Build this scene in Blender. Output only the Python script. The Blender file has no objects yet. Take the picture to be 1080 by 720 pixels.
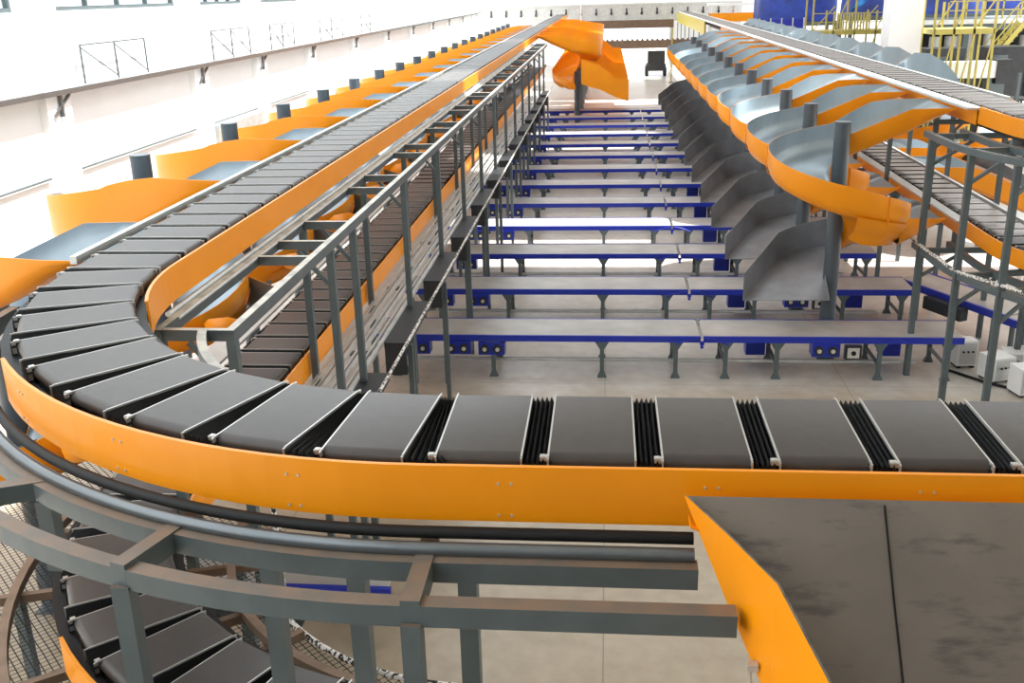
import bpy, math, random
from mathutils import Vector, Matrix
random.seed(7)
sc = bpy.context.scene
COL = sc.collection
PI = math.pi
ZU, ZL = 5.54, 3.24            # belt tops of the upper and the lower sorter level
R0 = 3.7                       # bend radius
CL = (-1.0, 9.1)               # centre of the left bend
CR = (11.67, 19.8)             # centre of the right bend
XL, XR = -4.7, 7.97            # centre lines of the long runs
PITCH = 3.52                   # bay pitch of floor conveyors and chutes

# ------------------------------------------------------------------ materials
MATS = {}
def nodes_of(m):
    m.use_nodes = True
    nt = m.node_tree
    return nt, nt.nodes, nt.links, nt.nodes['Principled BSDF']

def mat(name, col, rough=.5, metal=0., var=.12, scale=3., bump=0., top_tint=None, spec=.5, coat=0., stretch=(1, 1, 1), contrast=None):
    m = bpy.data.materials.new(name)
    nt, N, L, b = nodes_of(m)
    tc = N.new('ShaderNodeTexCoord')
    mp = N.new('ShaderNodeMapping'); mp.inputs['Scale'].default_value = stretch
    L.new(tc.outputs['Object'], mp.inputs['Vector'])
    nz = N.new('ShaderNodeTexNoise'); nz.inputs['Scale'].default_value = scale; nz.inputs['Detail'].default_value = 6
    L.new(mp.outputs['Vector'], nz.inputs['Vector'])
    rp = N.new('ShaderNodeValToRGB')
    rp.color_ramp.elements[0].position = .3; rp.color_ramp.elements[1].position = .7
    lo = [max(0, c * (1 - var)) for c in col]; hi = [min(1, c * (1 + var)) for c in col]
    rp.color_ramp.elements[0].color = (*lo, 1); rp.color_ramp.elements[1].color = (*hi, 1)
    L.new(nz.outputs['Fac'], rp.inputs['Fac'])
    out = rp.outputs['Color']
    if top_tint:                                       # upward faces tinted: settled dirt and rust, plus painted-in skylight for the gantry
        g = N.new('ShaderNodeNewGeometry'); sx = N.new('ShaderNodeSeparateXYZ')
        L.new(g.outputs['Normal'], sx.inputs['Vector'])
        n2 = N.new('ShaderNodeTexNoise'); n2.inputs['Scale'].default_value = 5; n2.inputs['Detail'].default_value = 5
        L.new(tc.outputs['Object'], n2.inputs['Vector'])
        mr = N.new('ShaderNodeMapRange'); mr.inputs['From Min'].default_value = .5; mr.inputs['From Max'].default_value = .95
        L.new(sx.outputs['Z'], mr.inputs['Value'])
        mu = N.new('ShaderNodeMath'); mu.operation = 'MULTIPLY'
        L.new(mr.outputs['Result'], mu.inputs[0])
        m3 = N.new('ShaderNodeMapRange'); m3.inputs['From Min'].default_value = .3; m3.inputs['From Max'].default_value = .6
        m3.inputs['To Min'].default_value = .45; m3.inputs['To Max'].default_value = 1.
        L.new(n2.outputs['Fac'], m3.inputs['Value']); L.new(m3.outputs['Result'], mu.inputs[1])
        mx = N.new('ShaderNodeMix'); mx.data_type = 'RGBA'
        L.new(mu.outputs[0], mx.inputs['Factor']); L.new(out, mx.inputs['A']); mx.inputs['B'].default_value = (*top_tint, 1)
        out = mx.outputs['Result']
    L.new(out, b.inputs['Base Color'])
    b.inputs['Roughness'].default_value = rough
    b.inputs['Metallic'].default_value = metal
    b.inputs['Specular IOR Level'].default_value = spec
    b.inputs['Coat Weight'].default_value = coat
    b.inputs['Coat Roughness'].default_value = .15
    if bump:
        bp = N.new('ShaderNodeBump'); bp.inputs['Strength'].default_value = bump; bp.inputs['Distance'].default_value = .01
        L.new(nz.outputs['Fac'], bp.inputs['Height']); L.new(bp.outputs['Normal'], b.inputs['Normal'])
    MATS[name] = m
    return m

BELT = mat('belt rubber', (.062, .054, .049), .40, 0, .10, 9, .05, spec=.45)
BLACK = mat('black rubber', (.008, .008, .008), .55, 0, .1, spec=.3)
ALU = mat('aluminium profile', (.60, .59, .56), .35, .6, .06)
ORANGE = mat('orange paint', (.92, .31, .003), .36, 0, .04, 1.2, spec=.4, coat=.1)
GALV = mat('galvanised sheet', (.34, .41, .455), .34, .5, .10, 2.2, stretch=(1, 1, .4))
BARE = mat('bare steel sheet', (.24, .26, .28), .36, .45, .18, 2.0)
FRAME = mat('grey green frame paint', (.085, .110, .116), .45, 0, .10, 4)
RUSTY = mat('dusty frame paint', (.080, .104, .110), .5, 0, .12, 4, top_tint=(.20, .14, .095))
DUSTY_SKYLIT = mat('dusty skylit frame paint', (.085, .105, .11), .40, 0, .12, 4, top_tint=(.62, .59, .50))  # dusty tops, paled further by skylight painted into the colour
PRIMER = mat('brown primer steel', (.15, .095, .062), .6, 0, .25, 6, top_tint=(.26, .17, .11))
COLM = mat('dark grey column paint', (.070, .088, .105), .38, 0, .08, 3)
PALE = mat('zinc rail', (.62, .63, .61), .4, .5, .10, 4)
BLUE = mat('blue conveyor paint', (.010, .028, .36), .38, 0, .08, 3)
CBELT = mat('conveyor belt cover', (.40, .39, .37), .36, 0, .18, 1.4, .03, spec=.4)
DARK = mat('dark cast metal', (.025, .027, .03), .5, .2, .2)
PIPE = mat('grey conduit', (.16, .18, .19), .3, .6, .08)
WHITE = mat('white enamel', (.82, .83, .82), .45, 0, .03)
WALLM = mat('white plaster', (.90, .91, .91), .8, 0, .03, .6)
YEL = mat('yellow safety paint', (.44, .37, .08), .45, 0, .08)
YELB = mat('bright yellow panel', (.66, .56, .08), .4, 0, .06)
TARP = mat('blue tarpaulin', (.02, .05, .30), .5, 0, .35, 1.5)
CYAN = mat('bright blue film', (.03, .30, .80), .4, 0, .1)
RED = mat('red plastic', (.50, .02, .015), .4)
MUDDY = mat('dusty steel tray', (.20, .172, .145), .46, .25, .16, 1.6, spec=.4)
TAN = mat('cardboard', (.55, .36, .20), .8)

def floor_mat():
    m = bpy.data.materials.new('sealed concrete')
    nt, N, L, b = nodes_of(m)
    tc = N.new('ShaderNodeTexCoord')
    n1 = N.new('ShaderNodeTexNoise'); n1.inputs['Scale'].default_value = .35; n1.inputs['Detail'].default_value = 8
    n2 = N.new('ShaderNodeTexNoise'); n2.inputs['Scale'].default_value = 3.5; n2.inputs['Detail'].default_value = 8
    L.new(tc.outputs['Object'], n1.inputs['Vector']); L.new(tc.outputs['Object'], n2.inputs['Vector'])
    ad = N.new('ShaderNodeMath'); ad.operation = 'MULTIPLY_ADD'; ad.inputs[1].default_value = .5
    L.new(n2.outputs['Fac'], ad.inputs[0]); 
    h = N.new('ShaderNodeMath'); h.operation = 'MULTIPLY'; h.inputs[1].default_value = .5
    L.new(n1.outputs['Fac'], h.inputs[0]); L.new(h.outputs[0], ad.inputs[2])
    rp = N.new('ShaderNodeValToRGB')
    rp.color_ramp.elements[0].position = .36; rp.color_ramp.elements[0].color = (.36, .29, .205, 1)
    rp.color_ramp.elements[1].position = .64; rp.color_ramp.elements[1].color = (.47, .395, .295, 1)
    L.new(ad.outputs[0], rp.inputs['Fac'])
    # control joints every 5 m
    bk = N.new('ShaderNodeTexBrick'); bk.inputs['Scale'].default_value = 1.; bk.offset = 0
    bk.inputs['Brick Width'].default_value = 5.; bk.inputs['Row Height'].default_value = 5.; bk.inputs['Mortar Size'].default_value = .008
    bk.inputs['Color1'].default_value = bk.inputs['Color2'].default_value = (1, 1, 1, 1); bk.inputs['Mortar'].default_value = (.55, .55, .55, 1)
    L.new(tc.outputs['Object'], bk.inputs['Vector'])
    mx = N.new('ShaderNodeMix'); mx.data_type = 'RGBA'; mx.blend_type = 'MULTIPLY'; mx.inputs['Factor'].default_value = 1
    L.new(rp.outputs['Color'], mx.inputs['A']); L.new(bk.outputs['Color'], mx.inputs['B'])
    # dusty tan front strip; the brighter light on the hall behind is tinted in
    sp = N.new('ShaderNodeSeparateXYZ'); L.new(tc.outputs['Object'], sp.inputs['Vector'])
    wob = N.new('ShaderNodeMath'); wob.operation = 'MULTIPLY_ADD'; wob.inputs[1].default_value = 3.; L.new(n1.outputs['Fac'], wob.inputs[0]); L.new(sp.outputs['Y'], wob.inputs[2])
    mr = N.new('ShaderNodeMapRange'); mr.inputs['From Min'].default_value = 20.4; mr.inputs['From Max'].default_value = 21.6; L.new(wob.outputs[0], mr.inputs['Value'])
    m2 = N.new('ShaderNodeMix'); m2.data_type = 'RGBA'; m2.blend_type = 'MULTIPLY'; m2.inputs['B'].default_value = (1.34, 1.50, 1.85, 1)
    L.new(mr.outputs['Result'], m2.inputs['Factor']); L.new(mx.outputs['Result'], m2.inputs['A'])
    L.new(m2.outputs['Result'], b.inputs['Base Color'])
    b.inputs['Roughness'].default_value = .28
    b.inputs['Specular IOR Level'].default_value = .5
    return m
FLOORM = floor_mat()
BACKW = mat('added back wall grey', (.32, .34, .36), .7, 0, .06, .6)

def net_mat():
    m = bpy.data.materials.new('knotted net')
    nt, N, L, b = nodes_of(m)
    b.inputs['Base Color'].default_value = (.02, .02, .022, 1); b.inputs['Roughness'].default_value = .8
    uv = N.new('ShaderNodeTexCoord')
    ws = []
    for ang in (PI / 4, -PI / 4):
        mp = N.new('ShaderNodeMapping'); mp.inputs['Rotation'].default_value = (0, 0, ang)
        L.new(uv.outputs['Object'], mp.inputs['Vector'])
        w = N.new('ShaderNodeTexWave'); w.inputs['Scale'].default_value = 5.2; w.inputs['Distortion'].default_value = .6
        w.inputs['Detail'].default_value = 1; w.inputs['Detail Scale'].default_value = .4
        L.new(mp.outputs['Vector'], w.inputs['Vector']); ws.append(w)
    mxm = N.new('ShaderNodeMath'); mxm.operation = 'MAXIMUM'
    L.new(ws[0].outputs['Fac'], mxm.inputs[0]); L.new(ws[1].outputs['Fac'], mxm.inputs[1])
    gt = N.new('ShaderNodeMath'); gt.operation = 'GREATER_THAN'; gt.inputs[1].default_value = .93
    L.new(mxm.outputs[0], gt.inputs[0])
    L.new(gt.outputs[0], b.inputs['Alpha'])
    return m
NET = net_mat()

def rope_mat():
    m = bpy.data.materials.new('black and white rope')
    nt, N, L, b = nodes_of(m)
    tc = N.new('ShaderNodeTexCoord')
    nz = N.new('ShaderNodeTexNoise'); nz.inputs['Scale'].default_value = 26; nz.inputs['Detail'].default_value = 3
    L.new(tc.outputs['Object'], nz.inputs['Vector'])
    rp = N.new('ShaderNodeValToRGB'); rp.color_ramp.interpolation = 'CONSTANT'
    rp.color_ramp.elements[0].color = (.02, .018, .015, 1); rp.color_ramp.elements[1].position = .47; rp.color_ramp.elements[1].color = (.80, .78, .74, 1)
    L.new(nz.outputs['Fac'], rp.inputs['Fac']); L.new(rp.outputs['Color'], b.inputs['Base Color'])
    b.inputs['Roughness'].default_value = .8
    return m
ROPE = rope_mat()

def tray_mat():
    m = MUDDY
    nt, N, L, b = nodes_of(m)
    old = b.inputs['Base Color'].links[0].from_socket
    tc = N.new('ShaderNodeTexCoord')
    # scuffs: long smears and hand-sized smudges left on the sheet
    mp = N.new('ShaderNodeMapping'); mp.inputs['Rotation'].default_value = (0, 0, -.55); mp.inputs['Scale'].default_value = (1.1, 5.5, 1.)
    L.new(tc.outputs['Object'], mp.inputs['Vector'])
    nz = N.new('ShaderNodeTexNoise'); nz.inputs['Scale'].default_value = 1.5; nz.inputs['Detail'].default_value = 7; nz.inputs['Roughness'].default_value = .62
    L.new(mp.outputs['Vector'], nz.inputs['Vector'])
    rp = N.new('ShaderNodeValToRGB'); rp.color_ramp.elements[0].position = .52; rp.color_ramp.elements[0].color = (0, 0, 0, 1)
    rp.color_ramp.elements[1].position = .62; rp.color_ramp.elements[1].color = (1, 1, 1, 1)
    L.new(nz.outputs['Fac'], rp.inputs['Fac'])
    h = N.new('ShaderNodeMath'); h.operation = 'MULTIPLY'; h.inputs[1].default_value = .75
    L.new(rp.outputs['Color'], h.inputs[0])
    mx = N.new('ShaderNodeMix'); mx.data_type = 'RGBA'
    L.new(h.outputs[0], mx.inputs['Factor']); L.new(old, mx.inputs['A']); mx.inputs['B'].default_value = (.085, .078, .076, 1)
    L.new(mx.outputs['Result'], b.inputs['Base Color'])
tray_mat()

def glass_mat():
    m = bpy.data.materials.new('window glass')
    m.use_nodes = True; nt = m.node_tree; N = nt.nodes; L = nt.links; N.clear()
    o = N.new('ShaderNodeOutputMaterial'); t = N.new('ShaderNodeBsdfTransparent'); g = N.new('ShaderNodeBsdfGlossy')
    t.inputs['Color'].default_value = (.92, .96, .97, 1); g.inputs['Roughness'].default_value = .05
    mx = N.new('ShaderNodeMixShader'); mx.inputs[0].default_value = .1
    L.new(t.outputs[0], mx.inputs[1]); L.new(g.outputs[0], mx.inputs[2]); L.new(mx.outputs[0], o.inputs['Surface'])
    return m
GLASS = glass_mat()

# ------------------------------------------------------------------ mesh helpers
class MB:
    def __init__(s): s.v = []; s.f = []; s.m = []; s.sm = []
    def add(s, vs, fs, mi=0, smooth=False):
        o = len(s.v); s.v += [tuple(p) for p in vs]
        for f in fs: s.f.append([o + i for i in f]); s.m.append(mi); s.sm.append(smooth)
    def box(s, x0, x1, y0, y1, z0, z1, mi=0, T=None):
        vs = [Vector(p) for p in ((x0, y0, z0), (x1, y0, z0), (x1, y1, z0), (x0, y1, z0), (x0, y0, z1), (x1, y0, z1), (x1, y1, z1), (x0, y1, z1))]
        if T: vs = [T @ p for p in vs]
        s.add(vs, [(0, 3, 2, 1), (4, 5, 6, 7), (0, 1, 5, 4), (1, 2, 6, 5), (2, 3, 7, 6), (3, 0, 4, 7)], mi)
        return s
    def bar(s, a, b, w, h, mi=0, up=(0, 0, 1)):      # rectangular bar between two points
        a = Vector(a); b = Vector(b); d = b - a; L = d.length; d.normalize(); u = Vector(up)
        if abs(d.dot(u)) > .98: u = Vector((0, 1, 0))
        r = d.cross(u).normalized(); u = r.cross(d)
        vs = []
        for p in (a, b):
            for sx, sz in ((-1, -1), (1, -1), (1, 1), (-1, 1)): vs.append(p + r * sx * w / 2 + u * sz * h / 2)
        s.add(vs, [(3, 2, 1, 0), (4, 5, 6, 7), (0, 1, 5, 4), (1, 2, 6, 5), (2, 3, 7, 6), (3, 0, 4, 7)], mi)
        return s
    def tube(s, pts, r, n=10, mi=0, r2=None, cap=True):
        pts = [Vector(p) for p in pts]; rings = []
        for i, p in enumerate(pts):
            d = (pts[min(i + 1, len(pts) - 1)] - pts[max(i - 1, 0)]).normalized()
            u = Vector((0, 0, 1)) if abs(d.z) < .95 else Vector((0, 1, 0))
            a = d.cross(u).normalized(); b = a.cross(d)
            rr = r if r2 is None else r + (r2 - r) * i / (len(pts) - 1)
            rings.append([p + (a * math.cos(2 * PI * k / n) + b * math.sin(2 * PI * k / n)) * rr for k in range(n)])
        vs = [q for R in rings for q in R]; fs = []
        for i in range(len(pts) - 1):
            for k in range(n): fs.append((i * n + k, i * n + (k + 1) % n, (i + 1) * n + (k + 1) % n, (i + 1) * n + k))
        s.add(vs, fs, mi, True)
        if cap:
            m = (len(pts) - 1) * n
            s.add(rings[0], [tuple(range(n - 1, -1, -1))], mi); s.add(rings[-1], [tuple(range(n))], mi)
        return s
    def grid(s, rows, mi=0, smooth=True, close=False):  # rows of equal point lists -> quads
        n = len(rows[0]); vs = [p for r in rows for p in r]; fs = []
        for i in range(len(rows) - 1):
            for k in range(n if close else n - 1): fs.append((i * n + k, i * n + (k + 1) % n, (i + 1) * n + (k + 1) % n, (i + 1) * n + k))
        s.add(vs, fs, mi, smooth); return s
    def sweep(s, path, prof, mi=0, smooth=False, cap=True):
        # path: (x, y, nx, ny) with n the side vector; prof: closed list of (offset, z)
        rows = [[(x + nx * o, y + ny * o, z) for o, z in prof] for x, y, nx, ny in path]
        s.grid(rows, mi, smooth, True)
        if cap:
            n = len(prof); s.add(rows[0], [tuple(range(n))], mi); s.add(rows[-1], [tuple(range(n - 1, -1, -1))], mi)
        return s
    def mesh(s, name, mats):
        me = bpy.data.meshes.new(name); me.from_pydata(s.v, [], s.f)
        for m in (mats if isinstance(mats, (list, tuple)) else [mats]): me.materials.append(m)
        me.polygons.foreach_set('material_index', s.m); me.polygons.foreach_set('use_smooth', s.sm)
        me.update(); return me
    def build(s, name, mats, parent=None, loc=None):
        o = bpy.data.objects.new(name, s.mesh(name, mats)); COL.objects.link(o)
        if parent: o.parent = parent
        if loc: o.location = loc
        return o

def fix_normals(me):
    import bmesh
    b = bmesh.new(); b.from_mesh(me); bmesh.ops.recalc_face_normals(b, faces=b.faces); b.to_mesh(me); b.free()

def tag(o, label=None, cat=None, group=None, kind=None):
    if label: o['label'] = label
    if cat: o['category'] = cat
    if group: o['group'] = group
    if kind: o['kind'] = kind
    return o
def thing(name, label, cat, loc=(0, 0, 0), rz=0, group=None):
    o = bpy.data.objects.new(name, None); COL.objects.link(o); o.empty_display_size = .2
    o.location = loc; o.rotation_euler = (0, 0, rz)
    return tag(o, label, cat, group)
def inst(name, me, parent):
    o = bpy.data.objects.new(name, me); COL.objects.link(o); o.parent = parent; return o
def copy_tree(o, parent=None):
    c = o.copy(); COL.objects.link(c)
    if parent: c.parent = parent
    for ch in list(o.children): copy_tree(ch, c)
    return c
def structure(mb, name, mats): return tag(mb.build(name, mats), kind='structure')

W1 = ['zeroth', 'first', 'second', 'third', 'fourth', 'fifth', 'sixth', 'seventh', 'eighth', 'ninth', 'tenth', 'eleventh', 'twelfth', 'thirteenth',
      'fourteenth', 'fifteenth', 'sixteenth', 'seventeenth', 'eighteenth', 'nineteenth']
TENS = {2: 'twent', 3: 'thirt', 4: 'fort', 5: 'fift', 6: 'sixt', 7: 'sevent', 8: 'eight', 9: 'ninet'}
def ordn(n):
    if n < 20: return W1[n]
    if n >= 100: return 'hundredth' if n == 100 else 'hundred-and-' + ordn(n - 100)
    return TENS[n // 10] + 'ieth' if n % 10 == 0 else TENS[n // 10] + 'y-' + W1[n % 10]

# ------------------------------------------------------------------ paths of the two loops
def left_path(s):                                   # s = 0 where the front run meets the bend; grows into the hall
    if s < 0: return (CL[0] - s, CL[1] - R0, 0, PI)     # x, y, curvature flag, heading
    A = R0 * PI / 2
    if s < A:
        t = s / R0
        return (CL[0] - R0 * math.sin(t), CL[1] - R0 * math.cos(t), 1, PI - t)
    return (CL[0] - R0, CL[1] + s - A, 0, PI / 2)
def right_path(s):                                  # s = 0 where the straight meets the bend; grows into the hall
    if s >= 0: return (CR[0] - R0, CR[1] + s, 0, PI / 2)
    t = -s / R0
    return (CR[0] - R0 * math.cos(t), CR[1] - R0 * math.sin(t), 1, PI / 2 + t)
def samples(fn, s0, s1, step_arc=.2):
    A = R0 * PI / 2
    marks = {s0, s1}
    if fn is left_path: marks |= {q for q in (0., A) if s0 < q < s1}
    else: marks |= {0.} if s0 < 0 < s1 else set()
    marks = sorted(marks); out = []
    for a, b in zip(marks, marks[1:]):
        bend = fn((a + b) / 2)[2]; n = max(1, math.ceil((b - a) / (step_arc if bend else 6.)))
        for i in range(n): out.append(a + (b - a) * i / n)
    out.append(s1)
    res = []
    for q in out:
        x, y, c, h = fn(q); res.append((x, y, -math.sin(h), math.cos(h)))   # side vector = left of heading
    return res
ARC = R0 * PI / 2
def arc_pts(c, r, a0, a1, n):                       # points on a circle with radial normals (outward)
    return [(c[0] + r * math.cos(a0 + (a1 - a0) * i / n), c[1] + r * math.sin(a0 + (a1 - a0) * i / n),
             math.cos(a0 + (a1 - a0) * i / n), math.sin(a0 + (a1 - a0) * i / n)) for i in range(n + 1)]

# ------------------------------------------------------------------ the setting
floor = structure(MB().box(-40, 70, -10, 150, -.2, 0), 'floor', FLOORM)
WX = -13.0
wl = MB()
wl.box(WX - .3, WX, -8, 108, 0, 7.75)
wl.box(WX - .3, WX, -8, 108, 11.2, 13)
for y in (5, 14, 22.5, 31.3, 37.2, 44, 52, 60, 68, 76, 84, 92, 100):
    wl.box(WX, WX + .2, y, y + 1.1, 0, 13)          # pilasters
    wl.box(WX - .3, WX, y - .3, y + 1.4, 7.75, 11.2)
for z in (3.1, 4.3, 6.9):                            # panel joints
    pass
structure(wl, 'wall_left', WALLM)
ys = [5, 14, 22.5, 31.3, 37.2, 44, 52, 60, 68, 76, 84, 92, 100]
for i in range(len(ys) - 1):
    a, b = ys[i] + 1.4, ys[i + 1] - .3
    w = thing('window_%d' % (i + 1), None, None, (WX - .15, (a + b) / 2, 7.75)); w['kind'] = 'structure'
    fr = MB(); L = (b - a) / 2
    fr.box(-.08, .08, -L, L, 0, .1); fr.box(-.08, .08, -L, L, 3.35, 3.45); 
    for k in range(5):
        yy = -L + (2 * L - .08) * k / 4; fr.box(-.06, .06, yy, yy + .08, .1, 3.35)
    fr.build('window_frame', FRAME, w)
    MB().box(-.01, .01, -L, L, .1, 3.35).build('window_pane', GLASS, w)
fw = MB()                                            # far gable wall with its big doorway
FY = 116.0
fw.box(-13, -.8, FY, FY + .4, 0, 13); fw.box(7.0, 60, FY, FY + .4, 0, 13); fw.box(-.8, 7.0, FY, FY + .4, 6.0, 13)
structure(fw, 'wall_far', WALLM)
structure(MB().box(-13, 30, -9.4, -9, 0, 13), 'added_wall_back', BACKW)  # unseen wall added to cut light and reflections from behind the camera
d1 = MB()
for x in (-.8, 1.1, 3.0, 4.9, 6.8): d1.box(x, x + .2, FY - .1, FY + .1, 4.2, 6.0)
d1.box(-.8, 7.0, FY - .1, FY + .1, 4.0, 4.3)
structure(d1, 'door_1', PALE)
# unseen roof: opaque bays and skylight strips, openings shaped for the sunlight
rf = MB()
for y0, y1 in ((-12, 29.6), (33.0, 51.8), (55.2, 74.5), (78, 96), (99, 117)):
    rf.box(-4.2, 10.6 if y0 > 0 else 12.7, y0, y1 if y0 > 0 else 20, 13.2, 13.4)
    if y0 < 0: rf.box(-4.2, 10.6, 20, y1, 13.2, 13.4)
    rf.box(12.7, 26, y0, y1, 13.2, 13.4)
structure(rf, 'ceiling', WHITE)

# ledge along the left wall (crane runway with a light railing)
t = thing('crane_runway', 'grey ledge with light railing running along the white left wall', 'ledge', (WX, 0, 5.9))
m = MB(); m.box(.0, .34, -5, 106, 0, .12)
m.build('ledge_beam', PIPE, t)
for y in (5, 14, 22.5, 31.3, 37.2, 44, 52, 60, 68, 76, 84, 92):
    b = MB(); b.bar((.25, y + .55, 0), (.25, y + .55, -.5), .08, .08); b.bar((.25, y + .2, -.45), (.25, y + 1., -.02), .05, .05)
    b.build('bracket', PIPE, t)
for (y0, y1) in ((16, 20.6), (24.4, 28), (33, 36.6), (39, 42), (46, 50), (54, 58)):
    b = MB(); b.bar((.22, y0, 1.05), (.22, y1, 1.05), .035, .035)
    n = 3
    for k in range(n):
        yy = y0 + (y1 - y0) * k / (n - 1); b.bar((.22, yy, .14), (.22, yy, 1.05), .035, .035)
        if k < n - 1: b.bar((.22, yy, 1.0), (.22, yy + (y1 - y0) / (n - 1), .2), .025, .025)
    b.build('railing', FRAME, t)
# pipe and small fittings on the wall
t = MB()
for y0, y1 in ((6.3, 13.9), (15.2, 22.4), (23.7, 31.2), (32.5, 37.1), (38.5, 43.9)): t.tube([(WX + .06, y0, 4.05), (WX + .06, y1, 4.05)], .03, 6)
tag(t.build('wall_pipe', FRAME), 'thin dark pipe run low on the white left wall', 'pipe')
t = thing('wall_cabinet', 'white cabinet on the left wall between two pilasters', 'cabinet', (WX + .05, 51.0, 2.6))
MB().box(0, .35, 0, 1.3, 0, 1.2).build('body', WHITE, t); MB().box(.35, .38, .08, 1.22, .06, 1.14).build('door', PALE, t)
t = thing('roller_shutter', 'grey roller shutter box low on the left wall behind the orange chutes', 'shutter', (WX + .6, 32.6, 2.5))
MB().box(-.55, -.15, 0, 4, .7, 1.5).build('housing', PALE, t); MB().box(-.5, -.4, .1, 3.9, -2.5, .7).build('curtain', FRAME, t)

# ------------------------------------------------------------------ carriers
def make_belt():
    m = MB(); hx, hy, th = .232, .47, .055
    prof = []
    for k in range(9):
        a = PI / 2 - PI * k / 8; prof.append((hy - th + th * math.cos(a), -th + th * math.sin(a)))
    for k in range(9):
        a = -PI / 2 - PI * k / 8; prof.append((-hy + .045 + th + th * math.cos(a), -th + th * math.sin(a)))
    n = len(prof)
    rows = [[(x, y, z) for y, z in prof] for x in (-hx, hx)]
    m.grid(rows, 0, True, True)
    m.add(rows[0], [tuple(range(n))], 1); m.add(rows[1], [tuple(range(n - 1, -1, -1))], 1)
    return m.mesh('belt', [BELT, BLACK])
def make_strip(s):
    m = MB(); x0 = .232 if s > 0 else -.242; x1 = x0 + .010
    m.box(x0, x1, -.44, .44, -.016, .0005)
    for y0, y1 in ((.44, .472), (-.462, -.43)): m.box(x0, x1, y0, y1, -.10, -.004)
    return m.mesh('edge_strip', ALU)
def make_bracket():
    m = MB(); m.box(-.282, -.243, -.44, -.40, -.03, -.004); m.box(-.276, -.25, -.434, -.406, -.004, 0)
    return m.mesh('corner_bracket', ALU)
def make_bellows(curved):
    m = MB(); rows = []; n = 12
    for y in (-.45, .45):
        g = (.155 if not curved else (.62 * (R0 - y) / R0 - .465)) + .02    # the bend's outside gap is wider
        row = []
        for k in range(n + 1):
            a = k / n
            row.append((.225 + g * a, y, -.012 if k % 2 else -.05))
        rows.append(row)
    m.grid(rows, 0, False)
    # pleated ends
    for y, r in ((-.45, rows[0]), (.45, rows[1])):
        m.grid([r, [(p[0], y, -.13) for p in r]], 0, False)
    return m.mesh('bellows', BLACK)
def make_truck():
    m = MB(); m.box(-.24, .24, -.40, .40, -.2, -.112); m.box(-.16, .16, -.34, .34, -.27, -.2)
    return m.mesh('carriage', DARK)
ME_BELT, ME_S1, ME_S2, ME_BR, ME_TR = make_belt(), make_strip(1), make_strip(-1), make_bracket(), make_truck()
ME_BEL, ME_BELC = make_bellows(False), make_bellows(True)
def make_far(y=0):                                  # far carriers: belt and dark gap only
    m = MB(); m.box(-.232, .232, -.46, .46, -.02, 0, 0); m.box(-.234, .234, -.455, .455, -.11, -.012, 1); m.box(.232, .388, -.45, .45, -.11, -.04, 1)
    return m.mesh('crossbelt_carrier', [BELT, BLACK])
ME_FAR = make_far()
N_CAR = 0
def carrier(fn, s, z, label, group, far=False, flip=False, mirror=False):
    global N_CAR; N_CAR += 1
    x, y, c, h = fn(s)
    if far:
        o = bpy.data.objects.new('crossbelt_carrier', ME_FAR); COL.objects.link(o)
        o.location = (x, y, z); o.rotation_euler = (0, 0, h); tag(o, label, 'carrier', group); return o
    # local x points back along the run so the bracket end lies on the bend's outside
    o = thing('crossbelt_carrier', label, 'carrier', (x, y, z), h + PI, group)
    inst('belt', ME_BELT, o); a = inst('edge_strip', ME_S1, o); b = inst('edge_strip', ME_S2, o)
    inst('bellows', ME_BELC if c else ME_BEL, o); inst('corner_bracket', ME_BR, b); inst('carriage', ME_TR, o)
    return o

# left loop, upper level
S0 = -.93
def run(fn, z, k0, k1, s0, lab, grp, far_from):
    for k in range(k0, k1):
        s = s0 + .62 * k
        carrier(fn, s, z, lab(k, s), grp(k, s), far=(fn(s)[1] > far_from))
def lab_left(level, where):
    def f(k, s):
        if s < 0: return 'dark belt carrier on the %s front run, %s to the right of the bend' % (level, ordn(2 - k))
        if s < ARC: return 'dark belt carrier in the %s left bend, %s counted from the front run' % (level, ordn(k - 1))
        return 'dark belt carrier on the %s left run, %s up the hall from the bend' % (level, ordn(k - 10))
    return f
def grp_left(level):
    return lambda k, s: 'carriers of the %s front run' % level if s < 0 else ('carriers in the %s left bend' % level if s < ARC else 'carriers of the %s left run' % level)
run(left_path, ZU, -6, 122, S0, lab_left('upper', 0), grp_left('upper'), 34)
run(left_path, ZL, 3, 68, S0 - .25, lab_left('lower', 0), grp_left('lower'), 26)
def lab_right(level):
    def f(k, s):
        if s < 0: return 'grey belt carrier in the %s right bend, %s from the straight run' % (level, ordn(-k))
        return 'grey belt carrier on the %s right run, %s up the hall from the bend' % (level, ordn(k + 1))
    return f
def grp_right(level): return lambda k, s: 'carriers in the %s right bend' % level if s < 0 else 'carriers of the %s right run' % level
run(right_path, ZU, -3, 68, .31, lab_right('upper'), grp_right('upper'), 24)
run(right_path, ZL, -3, 21, .31, lab_right('lower'), grp_right('lower'), 24)

# ------------------------------------------------------------------ tracks, guards, rails
def rect(o0, o1, z0, z1): return [(o0, z0), (o1, z0), (o1, z1), (o0, z1)]
def guard_prof(o, z, side):                          # plate with a small inward lip along its top; side +1 = bend outside
    a = o; b = o + .02 * side; c = o - .008 * side
    p = [(a, z - .33), (b, z - .33), (b, z), (c, z), (c, z - .012), (a, z - .012)]
    return p if side > 0 else p[::-1]
def built(mb, name, mats, parent=None):
    o = mb.build(name, mats, parent); fix_normals(o.data); return o

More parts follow.
